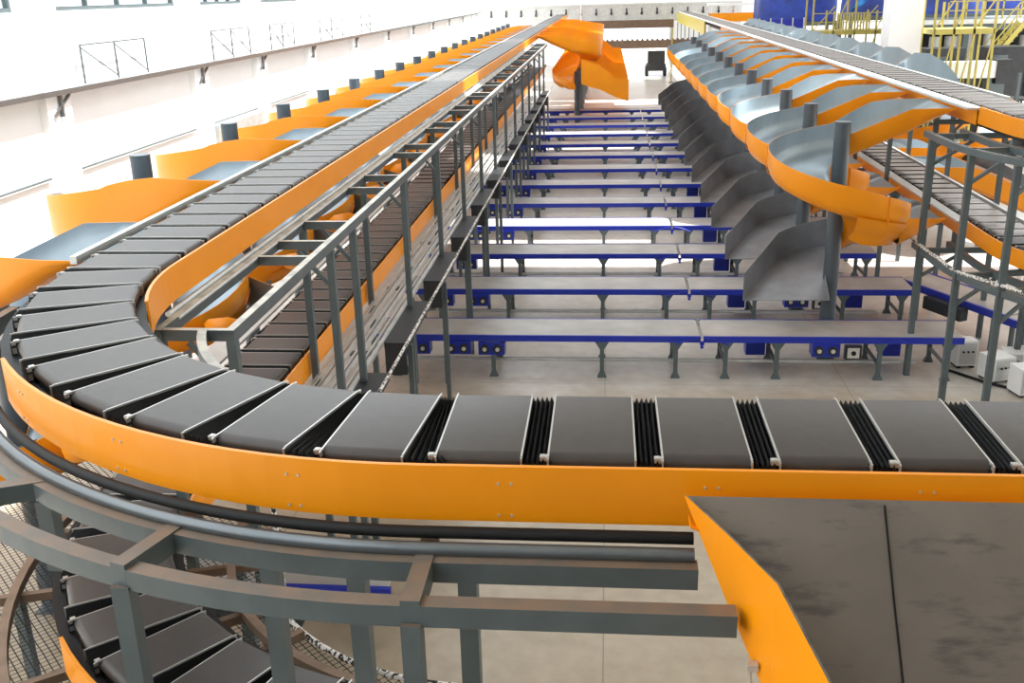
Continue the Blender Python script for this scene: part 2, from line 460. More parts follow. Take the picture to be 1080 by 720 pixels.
LONG_L, LONG_R = ARC + 100, 91
for fn, s1, z, nm, s_lo in ((left_path, LONG_L, ZU, 'upper left', -5.2), (left_path, ARC + 62, ZL, 'lower left', -4.0),
                            (right_path, LONG_R, ZU, 'upper right', -2.6), (right_path, 50, ZL, 'lower right', -2.6)):
    t = thing('sorter_track', 'black track bed under the belts of the %s sorter run' % nm, 'sorter track', (0, 0, 0), 0, 'sorter track beds')
    m = MB(); pth = samples(fn, s_lo, s1)
    m.sweep(pth, rect(-.50, .50, z - .34, z - .28)); built(m, 'bed', DARK, t)
    m = MB(); m.sweep(pth, rect(.44, .55, z - .2, z - .11)); m.sweep(pth, rect(-.55, -.44, z - .2, z - .11)); built(m, 'side_rail', BLACK, t)

SCREW = MB().tube([(-.002, 0, 0), (.006, 0, 0)], .008, 6).mesh('screw', PALE)
def guard(fn, s0, s1, z, side, label, name='sorter_guard', m_=ORANGE, screws=True):
    t = thing(name, label, 'guard', (0, 0, 0))
    m = MB(); m.sweep(samples(fn, s0, s1), guard_prof(.555 * side, z, side)); built(m, 'panel', m_, t)
    if screws:
        s = s0 + .3; pn = t.children[0]
        while s < min(s1, s0 + 14):
            x, y, c, h = fn(s); nx, ny = -math.sin(h), math.cos(h)
            for dz in (-.10, -.29):
                for d in (0, .07):
                    o = .575 * side
                    k = inst('screw', SCREW, pn); k.location = (x + nx * o + math.cos(h) * d, y + ny * o + math.sin(h) * d, z + dz); k.rotation_euler = (0, 0, math.atan2(ny * side, nx * side))
            s += 1.1
    return t
guard(left_path, -5.2, 3.3, ZU, 1, 'orange side guard curving round the upper bend below the black belts')
guard(left_path, ARC - 1.55, LONG_L, ZU, -1, 'long orange inner guard along the upper left run', screws=False)
guard(left_path, -3.5, 3.2, ZL, 1, 'orange side guard of the lower bend at the bottom left')
guard(left_path, ARC - 1.2, ARC + 60, ZL, -1, 'long orange guard beside the lower left run, behind the grey posts', screws=False)
guard(right_path, -3.2, 1.4, ZU, 1, 'orange curved guard at the near end of the upper right run')
guard(right_path, -3.2, 1.4, ZL, 1, 'orange curved guard at the near end of the lower right run', screws=False)
# far right: yellow end of the upper right guard
def flat_rail(fn, s0, s1, o0, o1, z0, z1, m_, name, label, cat='rail'):
    m = MB(); m.sweep(samples(fn, s0, s1), rect(o0, o1, z0, z1)); o = built(m, name, m_); return tag(o, label, cat)
def strip_under(o, z):
    m = MB(); m.sweep(samples(right_path, 1.45, 50), rect(.575, .60, z - .36, z - .06)); built(m, 'orange_strip', ORANGE, o)['label'] = 'orange strip below the plate'
flat_rail(left_path, ARC + .15, LONG_L, .53, .60, ZU - .06, ZU + .02, PALE, 'edge_rail', 'pale metal edge rail between the upper left belts and the orange chutes')
flat_rail(left_path, ARC + 2.6, ARC + 60, .53, .92, ZL - .02, ZL + .02, PALE, 'edge_rail', 'grey edge rail on the wall side of the lower left run')
strip_under(flat_rail(right_path, 1.4, LONG_R, .50, .80, ZU - .06, ZU - .02, PALE, 'edge_rail', 'broad silver edge plate along the chute side of the upper right run'), ZU)
strip_under(flat_rail(right_path, 1.4, 50, .50, .72, ZL - .06, ZL - .02, PALE, 'edge_rail', 'grey edge plate along the chute side of the lower right run'), ZL)
flat_rail(right_path, 3.0, LONG_R, -.60, -.53, ZU - .06, ZU + .02, PALE, 'edge_rail', 'pale edge rail on the far side of the upper right run')
flat_rail(right_path, 0.5, 50, -.60, -.53, ZL - .06, ZL + .02, PALE, 'edge_rail', 'pale edge rail on the far side of the lower right run')

# conduits under the bend
def conduit(r, z, rad, m_, label):
    s0, s1 = -1.47, ARC + 2.5
    pts = [(x + nx * r, y + ny * r, z) for x, y, nx, ny in samples(left_path, s0, s1, .15)]
    tag(MB().tube(pts, rad, 10).build('conduit', m_), label, 'conduit')
conduit(.75, 5.135, .04, PIPE, 'shiny grey round conduit curving below the orange guard, nearest the frame')
conduit(.67, 5.19, .035, BLACK, 'black cable hose curving just below the orange guard')

# ------------------------------------------------------------------ steel frames of the left loop
def frame_bend():
    t = thing('support_frame', 'grey green curved tube frame carrying the upper bend at the front', 'frame', (0, 0, 0))
    zt = 5.12
    a0 = -PI / 2; a1 = -PI + .02
    for r, z, s0 in ((4.5, 5.11, -1.485), (4.87, 5.09, -1.64)):
        pth = [(x, y, nx, ny) for x, y, nx, ny in samples(left_path, s0, ARC if r < 4.6 else ARC, .15)]
        m = MB(); m.sweep(pth, rect(r - R0 - .05, r - R0 + .05, z - .12, z)); built(m, 'rail', RUSTY, t)
    def P(x, y):
        d = Vector((x - CL[0], y - CL[1])); return d.normalized()
    for (x, y) in ((-.95, 4.16), (-2.6, 4.37)):
        d = Vector((0, -1)) if x > CL[0] else P(x, y)
        c = Vector((x, CL[1])) if x > CL[0] else Vector(CL)
        a = c + d * 4.92; b = c + d * 4.30
        MB().bar((a.x, a.y, 5.055), (b.x, b.y, 5.055), .1, .13).build('cross_member', RUSTY, t)
        q = c + d * 4.9
        MB().box(q.x - .05, q.x + .05, q.y - .05, q.y + .05, 0, 4.99).build('post', RUSTY, t)
    for (x, y) in ((-3.5, 5.36), (-1.84, 4.60), (-1.33, 4.53), (-.72, 4.58)):
        d = P(x, y) if x < CL[0] else Vector((0, -1)); c = Vector((x, CL[1])) if x > CL[0] else Vector(CL)
        q = c + d * 4.5
        MB().box(q.x - .05, q.x + .05, q.y - .05, q.y + .05, 0 if x > -3 else 4.5, 4.99).build('post' if x > -3 else 'hanger', FRAME, t)
    # outrigger at the left
    d = P(-3.55, 5.33); a = Vector(CL) + d * 4.45
    MB().bar((a.x, a.y, 5.055), (a.x - 1.3, a.y - .55, 5.055), .1, .12).build('outrigger', RUSTY, t)
    return t
frame_bend()

def frame_long():
    t = thing('gantry_frame', 'long grey ladder frame on posts between the upper and lower left runs', 'frame', (0, 0, 0))
    z = 5.12; Y1 = 58
    for x in (-4.05, -3.37): MB().box(x - .04, x + .04, 8.3, Y1, z - .12, z).build('rail', DUSTY_SKYLIT, t)
    for r in (3.34, 2.74):
        m = MB(); m.sweep(arc_pts(CL, r, PI * 1.09, PI * 1.42, 24), rect(-.04, .04, z - .12, z)); built(m, 'end_ring', DUSTY_SKYLIT, t)
    ys = [8.35, 11.0]
    y = 11.75
    while y < Y1: ys += [y, y + 1.1]; y += PITCH
    for y in ys:
        MB().box(-4.01, -3.41, y - .035, y + .035, z - .11, z - .005).build('rung', DUSTY_SKYLIT, t)
    for y in [8.35, 11.75] + [12.9 + PITCH * k for k in range(13)]:
        MB().box(-3.415, -3.325, y - .045, y + .045, 0, z - .12).build('post', FRAME, t)
        MB().bar((-3.42, y, z - .55), (-3.78, y, z - .13), .05, .05).build('brace', FRAME, t)
    for y in [8.35] + [12.9 + PITCH * k for k in range(8)]:
        MB().box(-4.095, -4.005, y - .045, y + .045, 0, z - .12).build('post', FRAME, t)
frame_long()
# pipes beside the guard, under its lower edge
for dx, zz, rad, lb in ((.17, 5.14, .028, 'thin silver pipe just below the long orange inner guard'), (.26, 5.10, .022, 'second thin silver pipe below the long orange inner guard, nearer the ladder frame')):
    tag(MB().tube([(-4.28 + dx, 8.7, zz), (-4.28 + dx, 58, zz)], rad, 8).build('service_pipe', PALE), lb, 'pipe')

def frame_low():
    t = thing('ring_frame', 'brown rusty ring frame under the lower bend holding the net', 'frame', (0, 0, 0))
    z = 2.80
    for r, a0, a1 in ((2.75, PI, PI * 1.5), (3.37, PI, PI * 1.5), (4.7, PI * .98, PI * 1.5)):
        m = MB(); m.sweep(arc_pts(CL, r, a0, a1, 26), rect(-.04, .04, z - .09, z)); built(m, 'ring', PRIMER, t)
    for a in (1.02, 1.10, 1.2, 1.27, 1.38):
        c, s_ = math.cos(a * PI), math.sin(a * PI)
        MB().bar((CL[0] + 2.45 * c, CL[1] + 2.45 * s_, z - .12), (CL[0] + 5.6 * c, CL[1] + 5.6 * s_, z - .12), .07, .08).build('spoke', PRIMER, t)
    for a, r in ((1.05, 2.75), (1.22, 2.75), (1.37, 2.75), (1.1, 4.7), (1.27, 5.1)):
        q = (CL[0] + r * math.cos(a * PI), CL[1] + r * math.sin(a * PI))
        MB().box(q[0] - .045, q[0] + .045, q[1] - .045, q[1] + .045, 0, z - .09).build('post', FRAME, t)
frame_low()
m = MB(); m.grid([[(CL[0] + r * math.cos(a), CL[1] + r * math.sin(a), 2.62) for r in (2.42, 3.2, 4, 4.8, 5.7)] for a in [PI * .97 + PI * .53 * k / 20 for k in range(21)]])
m.box(-6.7, -4.9, 8.6, 13, 2.619, 2.621)
tag(m.build('safety_net', NET), 'black knotted safety net stretched beneath the lower bend at the bottom left', 'net', kind='stuff')
pts = [(x, y, 2.64) for x, y, _, _ in arc_pts(CL, 2.42, PI, PI * 1.5, 30)] + [(1.5, 6.68, 2.64)]
tag(MB().tube(pts, .028, 7).build('net_rope', ROPE), 'black and white rope edging the net under the front bend', 'rope')
tag(MB().tube([(-2.93, 7.75, 2.7), (-2.95, 7.8, 3.3), (-2.98, 7.85, 3.62)], .022, 7).build('hanging_rope', ROPE), 'short black and white rope hanging upright behind the curved front frame', 'rope')

# tray of dark covers along the lower run, with its rope and legs
t = thing('cable_tray', 'dark covered tray on legs running along the lower left run above the floor conveyors', 'tray', (0, 0, 0))
MB().box(-3.49, -3.43, 9.4, 58, 2.80, 2.86).build('edge_profile', PALE, t)
y = 11.0
k = 0
while y < 56:
    MB().box(-3.43, -3.07, y, y + 2.2, 2.72, 2.83).build('cover', DARK, t)
    MB().box(-3.42, -3.08, y - .03, y, 2.3, 2.83).build('end_plate', DARK, t)
    if y < 70:
        p = MB(); p.box(-3.11, -3.03, y + .2, y + .28, 0, 2.72); p.bar((-3.07, y + .24, 2.2), (-3.4, y + .24, 2.7), .05, .05); p.build('leg', FRAME, t)
    y += PITCH; k += 1
tag(MB().tube([(-3.03, 9.6, 2.88), (-3.03, 58, 2.88)], .024, 7).build('tray_rope', ROPE), 'long black and white rope along the outer edge of the dark covered tray', 'rope')
t = thing('conductor_rails', 'bundle of silver conductor rails beside the lower orange guard', 'rails', (0, 0, 0))
for i, (x, z, w) in enumerate(((-4.0, 2.93, .05), (-3.92, 2.90, .03), (-3.83, 2.92, .06), (-3.73, 2.88, .04), (-3.64, 2.90, .05), (-3.55, 2.86, .03))):
    MB().box(x - w / 2, x + w / 2, 9.3, 58, z - .05, z).build('rail', PALE, t)
for i in range(14):
    MB().box(-4.02, -3.5, 10.5 + i * PITCH, 10.6 + i * PITCH, 2.78, 2.83).build('support_bar', FRAME, t)
# small parts lying on the lower left edge
tag(MB().box(-5.52, -5.34, 11.2, 11.36, 3.27, 3.42).build('sensor_box', RED), 'small red sensor box on the edge of the lower left run', 'sensor')

# ------------------------------------------------------------------ floor conveyors
def conveyor_mesh_section(x0, x1, legs, motors, first):
    """meshes of one floor conveyor section, origin at its near left floor corner line (local y 0..1.25)"""
    d = {}
    H = .94
    m = MB(); m.box(x0 + .02, x1 - .02, .045, 1.165, H - .035, H + .004)
    m.tube([(x0 + .03, .06, H - .04), (x0 + .03, 1.15, H - .04)], .04, 8); m.tube([(x1 - .03, .06, H - .04), (x1 - .03, 1.15, H - .04)], .04, 8)
    d['belt'] = m.mesh('belt', CBELT)
    m = MB(); m.box(x0, x1, 0, .045, H - .13, H + .008)
    m.box(x0, x1, 1.165, 1.21, H - .13, H + .008)
    n = int((x1 - x0) / 1.1)
    for k in range(n + 1):
        xx = x0 + .1 + (x1 - x0 - .3) * k / max(1, n); m.box(xx, xx + .06, .045, 1.165, H - .12, H - .07)
    d['side_frame'] = m.mesh('side_frame', BLUE)
    return d
def leg_mesh():
    m = MB(); H = .94
    for y in (.03, 1.18):
        m.box(-.045, .045, y - .03, y + .03, .06, H - .13)
        for sx in (-1, 1):                       # flared gusset at the head
            m.add([(sx * .045, y - .025, H - .30), (sx * .15, y - .025, H - .13), (sx * .045, y - .025, H - .13),
                   (sx * .045, y + .025, H - .30), (sx * .15, y + .025, H - .13), (sx * .045, y + .025, H - .13)],
                  [(0, 1, 2), (5, 4, 3), (0, 3, 4, 1), (1, 4, 5, 2), (2, 5, 3, 0)])
    m.box(-.03, .03, .05, 1.2, .30, .35)
    me = m.mesh('leg', FRAME); fix_normals(me); return me
LEG = leg_mesh()
FOOT = MB(); FOOT.add([(-.10, -.05, 0), (.10, -.05, 0), (.10, .05, 0), (-.10, .05, 0), (-.05, -.035, .12), (.05, -.035, .12), (.05, .035, .12), (-.05, .035, .12)],
              [(3, 2, 1, 0), (4, 5, 6, 7), (0, 1, 5, 4), (1, 2, 6, 5), (2, 3, 7, 6), (3, 0, 4, 7)])
FOOT = FOOT.mesh('foot', FRAME)
MOTOR = MB().box(-.02, .55, -.03, .30, .52, .81).mesh('drive_unit', BLUE)
CAP = MB(); CAP.tube([(0, -.03, 0), (0, -.07, 0)], .10, 14, 0); CAP.tube([(0, -.07, 0), (0, -.09, 0)], .045, 10, 1); CAP = CAP.mesh('motor_cap', [DARK, PALE])
def drive(t, x, y=0, z=0):
    d = inst('drive_unit', MOTOR, t); d.location = (x, y, z)
    for q in (.12, .40): inst('motor_cap', CAP, d).location = (q, 0, .66)
def leg_at(t, x):
    l = inst('leg', LEG, t); l.location = (x, 0, 0)
    for y in (.03, 1.18): inst('foot', FOOT, l).location = (0, y, 0)
def box_mesh(nm, x0, x1, y0, y1, z0, z1, mm): return MB().box(x0, x1, y0, y1, z0, z1).mesh(nm, mm)
XS = 2.04
LONG = conveyor_mesh_section(-5.0, XS - .03, None, None, 0); SHORT = conveyor_mesh_section(XS + .03, 7.4, None, None, 0)
TIE_L = MB().tube([(-4.9, .45, .25), (XS, .45, .25)], .045, 8).mesh('tie_bar', PALE); TIE_S = MB().tube([(XS, .45, .25), (6.6, .45, .25)], .045, 8).mesh('tie_bar', PALE)
HINGE = MB()
for sx in (-1, 1):
    pts = [(sx * (.06 + .5 * q), -.012, .90 - .14 * q * q) for q in (0, .2, .4, .6, .8, 1)]
    HINGE.tube(pts, .018, 6)
HINGE.tube([(0, -.04, .80), (0, .0, .80)], .05, 10); HINGE.tube([(0, -.04, .72), (0, .0, .72)], .035, 10)
HINGE = HINGE.mesh('tension_bracket', BLUE)
CBOX = MB(); CBOX.box(0, .34, -.10, .02, .50, .80, 0); CBOX.box(.05, .29, -.115, -.10, .54, .76, 1); CBOX.tube([(.17, -.115, .65), (.17, -.14, .65)], .05, 12, 2)
CBOX = CBOX.mesh('switch_box', [DARK, PALE, BLACK])
LBOX = box_mesh('blue_drive_box', 0, .42, .95, 1.3, .2, .8, BLUE)
for k in range(13):
    Y = 20.37 + PITCH * k
    place = 'nearest' if k == 0 else ordn(k + 1) + ' from the front'
    t = thing('belt_conveyor', 'long grey belt conveyor with blue frame, left section, %s' % place, 'conveyor', (0, Y, 0), 0, 'long left conveyor sections')
    inst('belt', LONG['belt'], t); inst('side_frame', LONG['side_frame'], t); inst('tie_bar', TIE_L, t)
    for x in (-4.55, -2.42, -.07, 1.5): leg_at(t, x)
    for x in ((-4.35, -3.45) if k != 2 else (-4.2,)): drive(t, x)
    if k == 0: drive(t, -2.72, .02, -.02)
    if k < 9: inst('tension_bracket', HINGE, t).location = (XS, 0, 0)
    t = thing('belt_conveyor', 'short grey belt conveyor with blue frame, right section under the chutes, %s' % place, 'conveyor', (0, Y, 0), 0, 'short right conveyor sections')
    inst('belt', SHORT['belt'], t); inst('side_frame', SHORT['side_frame'], t); inst('tie_bar', TIE_S, t)
    for x in (2.55, 3.62, 5.73, 7.1): leg_at(t, x)
    if k < 6:
        drive(t, 4.35); inst('switch_box', CBOX, t).location = (4.98, -.03, 0)
        inst('blue_drive_box', LBOX, t).location = (3.1, 0, 0); inst('blue_drive_box', LBOX, t).location = (6.0, 0, 0)

# ------------------------------------------------------------------ spiral chutes
A = (4.9, 21.6)
def pol(deg, r): return (A[0] + r * math.cos(math.radians(deg)), A[1] + r * math.sin(math.radians(deg)))
def lerp(a, b, t): return a + (b - a) * t
def table(x, tb):
    for (a, va), (b, vb) in zip(tb, tb[1:]):
        if x <= b: return lerp(va, vb, (x - a) / (b - a))
    return tb[-1][1]
def stations_upper(kind='right'):
    st = []    # inner xy, outer xy, floor inner z, floor outer z, rim inner z, rim outer z
    sp = .25 if kind == 'hump' else 0.
    X_ = [7.17, 6.75, 6.27, 5.85, 5.40, 5.05]
    iy = [21.65, 21.65, 21.65, 21.68, 21.73, 21.80]; oy = [23.5, 23.5, 23.42, 23.3, 23.18, 23.1]
    zf = [5.42, 5.22, 4.97, 4.79, 4.58, 4.43]
    ri = [5.45, 5.45, 5.44, 5.26, 5.06, 4.90]; ro = [5.46, 5.46, 5.46, 5.42, 5.22, 5.02]
    rim = [(90, 4.97), (180, 4.64), (270, 4.10), (360, 3.42), (430, 2.95)]
    if kind in ('left', 'far'):
        ro = [5.46, 5.47, 5.48, 5.48, 5.42, 5.34]; rim = [(90, 5.28), (130, 5.12), (180, 4.95), (270, 4.10), (360, 3.42), (430, 2.95)]
    if kind == 'hump':
        ri = [5.45, 5.40, 5.12, 4.94, 4.73, 4.58]; ro = [5.05, 5.45, 5.80, 5.78, 5.52, 5.15]; rim = [(90, 4.9), (180, 4.25), (270, 3.6), (360, 3.05), (430, 2.7)]
    for k in range(6): st.append(((X_[k], iy[k]), (X_[k], oy[k]), zf[k], zf[k], ri[k], ro[k]))
    flo = [(90, 4.40), (180, 4.02 if kind != 'hump' else 3.8), (270, 3.42 if kind != 'hump' else 3.15), (360, 2.82 if kind != 'hump' else 2.6), (430, 2.35)]
    d = 90
    while d <= 430:
        zr = table(d, rim); z0 = table(d, flo)
        st.append((pol(d, .2), pol(d, 1.48), z0 - .05, z0 + .04, z0 + .10, zr)); d += 10
    return st
def stations_mouth():
    st = []
    rim = [(410, 3.08), (450, 2.82), (495, 2.62)]; flo = [(410, 2.46), (450, 2.2), (495, 1.98)]
    d = 410
    while d <= 495:
        zr = table(d, rim); zf = table(d, flo); st.append((pol(d, .2), pol(d, 1.42), zf - .05, zf, zf + .1, zr)); d += 8.5
    e = st[-1]
    for q in (.15, .3, .5, .75, 1.):
        tgt = ((4.76, 20.93), (2.95, 20.9))
        st.append(((lerp(e[0][0], tgt[0][0], q), lerp(e[0][1], tgt[0][1], q)), (lerp(e[1][0], tgt[1][0], q), lerp(e[1][1], tgt[1][1], q)),
                   lerp(e[2], 1.54, q), lerp(e[3], 1.54, q), lerp(e[4], 1.57, q), lerp(e[5], 2.13, q)))
    return st
def stations_low():
    return [((7.12, 21.42), (7.12, 23.2), 3.14, 3.14, 3.20, 3.20), ((6.7, 21.2), (6.7, 23.2), 2.98, 2.98, 3.24, 3.3),
            ((6.3, 20.95), (6.3, 23.0), 2.84, 2.84, 3.30, 3.2), ((6.05, 20.82), (6.05, 22.6), 2.76, 2.76, 3.32, 3.0)]
def chute_surf(st, off, X=lambda x, y: (x, y)):
    """cross-section strip per station; off pushes the skin outwards (0 = inside)"""
    rows = []
    for (i, o, zi, zo, ri, ro) in st:
        i = Vector(i); o = Vector(o); u = (o - i).normalized(); w = (o - i).length
        f = min(.22, w * .25); g = min(.12, w * .2)
        e = off
        P = [(i - u * e, ri), (i - u * e, zi + min(.07, (ri - zi) * .5)), (i + u * g - u * e * .3, zi - e), (i + (o - i) * .5, (zi + zo) / 2 - e), (o - u * f + u * e * .3, zo - e),
             (o - u * f * .28 + u * e * .8, zo + min(.07, (ro - zo) * .3) - e * .6), (o + u * e, zo + min(.24, (ro - zo) * .7)), (o + u * e, ro)]
        rows.append([(*X(p.x, p.y), z) for p, z in P])
    return rows
def hard_surf(st, e, X):
    rows = []
    for (i, o, zi, zo, ri, ro) in st:
        i = Vector(i); o = Vector(o); u = (o - i).normalized() * e
        rows.append([(*X(*(i - u)), ri), (*X(*(i - u)), zi - e), (*X(*(o + u)), zo - e), (*X(*(o + u)), ro)])
    return rows
def shell(m, a, b, mi, mo, smooth, flat=False):
    if smooth: m.grid(a, mi, True); m.grid(b, mo, True)
    else:
        for k in range(len(a[0]) - 1):                     # creased sheet: each face strip on its own
            m.grid([r[k:k + 2] for r in a], mi, not flat); m.grid([r[k:k + 2] for r in b], mo, not flat)
    for k in (0, -1):
        m.grid([[r[k] for r in a], [r[k] for r in b]], mo, False)
        m.grid([a[k], b[k]], mo, False)
    return m
def slide_trough():                                        # flat - slope - flat discharge of the far slides (plan: local x grows to the aisle)
    pts = [(-1.5, 4.15, 2.75), (-1.0, 3.95, 2.55), (-.45, 3.75, 2.42), (.5, 2.98, 1.95), (1.25, 2.92, 1.72)]
    return [((x, .15), (x, 1.85), zb, zb, zr, zr) for x, zr, zb in pts]
def chute_meshes(X, kind):
    out = {}
    inside = ORANGE if kind == 'far' else GALV
    def two(st, mi, mo, name, hard=False):
        sf = hard_surf if hard else chute_surf
        return shell(MB(), sf(st, 0, X), sf(st, .014, X), 0, 1, not hard).mesh(name, [mi, mo])
    out['slide'] = two(stations_upper(kind), inside, ORANGE, 'slide')
    if kind == 'far': out['discharge'] = shell(MB(), hard_surf(slide_trough(), 0, lambda x, y: (x, y)), hard_surf(slide_trough(), .014, lambda x, y: (x, y)), 0, 0, False, True).mesh('discharge', [ORANGE])
    else: out['discharge'] = two(stations_mouth(), BARE, BARE, 'discharge', True)
    if kind in ('right', 'left'): out['lower_inlet'] = two(stations_low(), GALV, ORANGE, 'lower_inlet')
    if kind == 'hump': return out
    rows = []                                              # cone below the outer wall with a rolled lip
    for d in range(274, 416, 6):
        zt = table(d, [(180, 4.02), (270, 3.42), (360, 2.9), (430, 2.5)]) + .02; zl = table(d, [(274, 2.98), (285, 2.88), (330, 2.76), (420, 2.42)])
        rl = table(d, [(274, 1.0), (300, 1.2), (420, 1.24)])
        rows.append([(*X(*pol(d, r)), z) for r, z in ((1.495, zt + .1), (lerp(1.495, rl, .3), lerp(zt, zl, .45)), (rl, zl + .02), (rl + .02, zl - .02), (rl - .02, zl - .03))])
    out['skirt'] = MB().grid(rows, 0, True).mesh('skirt', ORANGE)
    out['seam_flange'] = []
    for d in (170, 300):                                   # flanged seams on the outside
        zt = table(d, [(90, 4.97), (180, 4.64), (270, 4.10), (360, 3.42)]); zb = table(d, [(90, 4.40), (180, 4.02), (270, 3.42), (360, 2.82)])
        if kind == 'left' and d < 180: zt = 4.9
        p = [(*X(*pol(d, r)), z) for r, z in ((1.505, zt), (1.505, zb + .2), (1.46, zb + .05), (1.34, zb - .03))]
        out['seam_flange'].append(MB().tube(p, .012, 6).mesh('seam_flange', ORANGE))
    return out
def cyl_col(X, top):
    x, y = X(*A); m = MB()
    m.tube([(x, y, .02), (x, y, top)], .165, 20)
    sh = m.mesh('shaft', COLM)
    cp = MB(); cp.tube([(x, y, top), (x, y, top + .015)], .17, 20); cp = cp.mesh('cap', COLM)
    pl = MB().box(x - .19, x + .19, y - .19, y + .19, 0, .025).mesh('base_plate', FRAME)
    return sh, pl, cp
def family(X, ks, y0, place, group, kind, catalogue, top=5.20):
    M = chute_meshes(X, kind); SH, PL, CP = cyl_col(X, top)
    for n, k in enumerate(ks):
        y = y0[n] if isinstance(y0, list) else y0 + PITCH * k
        which = 'nearest' if n == 0 else ordn(n + 1) + ' from the front'
        t = thing('spiral_chute', catalogue % which, 'chute', (0, y, 0), 0, group)
        sl = inst('slide', M['slide'], t); inst('discharge', M['discharge'], t); 
        if 'skirt' in M: 
            inst('skirt', M['skirt'], t)
            for q in M['seam_flange']: inst('seam_flange', q, sl)
        if 'lower_inlet' in M: inst('lower_inlet', M['lower_inlet'], t)
        c = inst('column', SH, t); inst('base_plate', PL, c); inst('cap', CP, c)
family(lambda x, y: (x, y), range(12), .18, 'right hand spiral chutes', 'spiral chutes left of the right run', 'right', 'orange spiral chute with steel inside and grey mouth, right side, %s')
LY = [9.47, 14.0, 18.1] + [21.7 + 3.54 * k for k in range(17)]
family(lambda x, y: (x - 12.5, 23.5 - y), range(20), LY, 'chutes along the white wall', 'spiral chutes along the left wall', 'left', 'orange chute with blue grey deck beside the white wall, %s', 5.55)
family(lambda x, y: (15.94 - x, y), range(3, 15), 0., 'chutes right of the upper right run', 'spiral chutes right of the right run', 'hump', 'grey steel chute hump beyond the upper right run, %s', 3.4)
family(lambda x, y: (3.1 - x, 23.5 - y), range(10), 60.3, 'orange slides at the far end of the left run', 'all orange slides far down the hall', 'far', 'all orange slide far down the hall beside the left run, %s', 3.3)

# lower right: chutes leaving the far side of the lower right run
def low_right(y, lab):
    t = thing('flat_chute', lab, 'chute', (8.62, y, 0), 0, 'flat chutes right of the lower right run')
    st = [((0, 0), (0, 1.85), 3.18, 3.18, 3.24, 3.24), ((.6, 0), (.6, 1.85), 2.88, 2.88, 3.24, 3.24), ((1.15, 0), (1.15, 1.85), 2.62, 2.62, 3.22, 3.22), ((2.6, 0), (2.6, 1.85), 1.98, 1.98, 2.58, 2.58), ((3.5, 0), (3.5, 1.85), 1.6, 1.6, 2.2, 2.2)]
    m = MB(); a = chute_surf(st, 0); b = chute_surf(st, .018); m.grid(a, 0, False); m.grid([[r[0] for r in a], [r[0] for r in b]], 2, False); m.grid([[r[-1] for r in a], [r[-1] for r in b]], 2, False)
    m.grid(b, 1, False); m.build('trough', [GALV, ORANGE, PALE], t)
    for x in (1.2, 3.0): MB().box(x, x + .08, .9, .98, 0, 1.7).build('leg', FRAME, t)
low_right(27.7, 'orange sided flat chute leaving the lower right run, nearest')
low_right(31.2, 'orange sided flat chute leaving the lower right run, second from the front')
low_right(34.7, 'orange sided flat chute leaving the lower right run, third from the front')

# ------------------------------------------------------------------ big steel tray chute at the bottom right
t = thing('tray_chute', 'large dusty steel tray chute with orange side at the bottom right', 'chute', (0, 0, 0))
st = [((.43, 4.72), (2.75, 4.72), 5.445, 5.445, 5.45, 5.45), ((.62, 4.38), (2.75, 4.38), 5.06, 5.06, 5.41, 5.41), ((.80, 4.05), (2.75, 4.05), 4.72, 4.72, 5.36, 5.36),
      ((.95, 3.58), (2.75, 3.58), 4.38, 4.38, 5.19, 5.19), ((1.2, 2.78), (2.75, 2.78), 3.8, 3.8, 4.88, 4.88)]
def hard_rows(st, e):
    rows = []
    for (i, o, zi, zo, ri, ro) in st:
        rows.append([(i[0] - e, i[1], ri), (i[0] - e, i[1], zi - e), (o[0] + e, o[1], zo - e), (o[0] + e, o[1], ro)])
    return rows
def sheets(rows, k0, k1): return [[r[k] for k in range(k0, k1 + 1)] for r in rows]
a = hard_rows(st, 0); b = hard_rows(st, .012)
m = MB(); m.grid(sheets(a, 1, 2), 0, False); m.grid(sheets(b, 1, 2), 1, False); m.grid([a[-1][1:3], b[-1][1:3]], 0, False); m.grid([a[0][1:3], b[0][1:3]], 0, False)
m.build('tray_floor', [MUDDY, ORANGE], t)
for q in ((0, 1), (2, 3)):
    m = MB(); m.grid(sheets(a, *q), 1, False); m.grid(sheets(b, *q), 0, False)
    k = q[0] if q[0] == 0 else q[1]
    m.grid([[r[k] for r in a], [r[k] for r in b]], 1, False); m.build('side_wall', [ORANGE, MUDDY], t)
m = MB()
m.bar((1.42, 4.70, 5.425), (1.42, 4.38, 5.064), .008, .012); m.bar((1.42, 4.38, 5.064), (1.42, 4.05, 4.724), .008, .012); m.bar((1.42, 4.05, 4.724), (1.42, 2.79, 3.81), .008, .012)
m.build('sheet_seam', BLACK, t)
m = MB(); m.bar((.44, 4.66, 5.33), (.58, 4.66, 5.27), .12, .012); m.bar((.50, 4.66, 5.30), (.56, 4.6, 5.2), .05, .012)
m.build('fixing_tab', ORANGE, t)
m = MB(); m.tube([(.70, 4.13, 4.86), (.72, 4.13, 4.66)], .008, 6); m.box(.69, .74, 4.11, 4.15, 4.83, 4.87); m.build('bolt', PALE, t)
for x in (1.1, 2.5): MB().box(x - .05, x + .05, 2.9, 3.0, 0, 3.9).build('leg', FRAME, t)

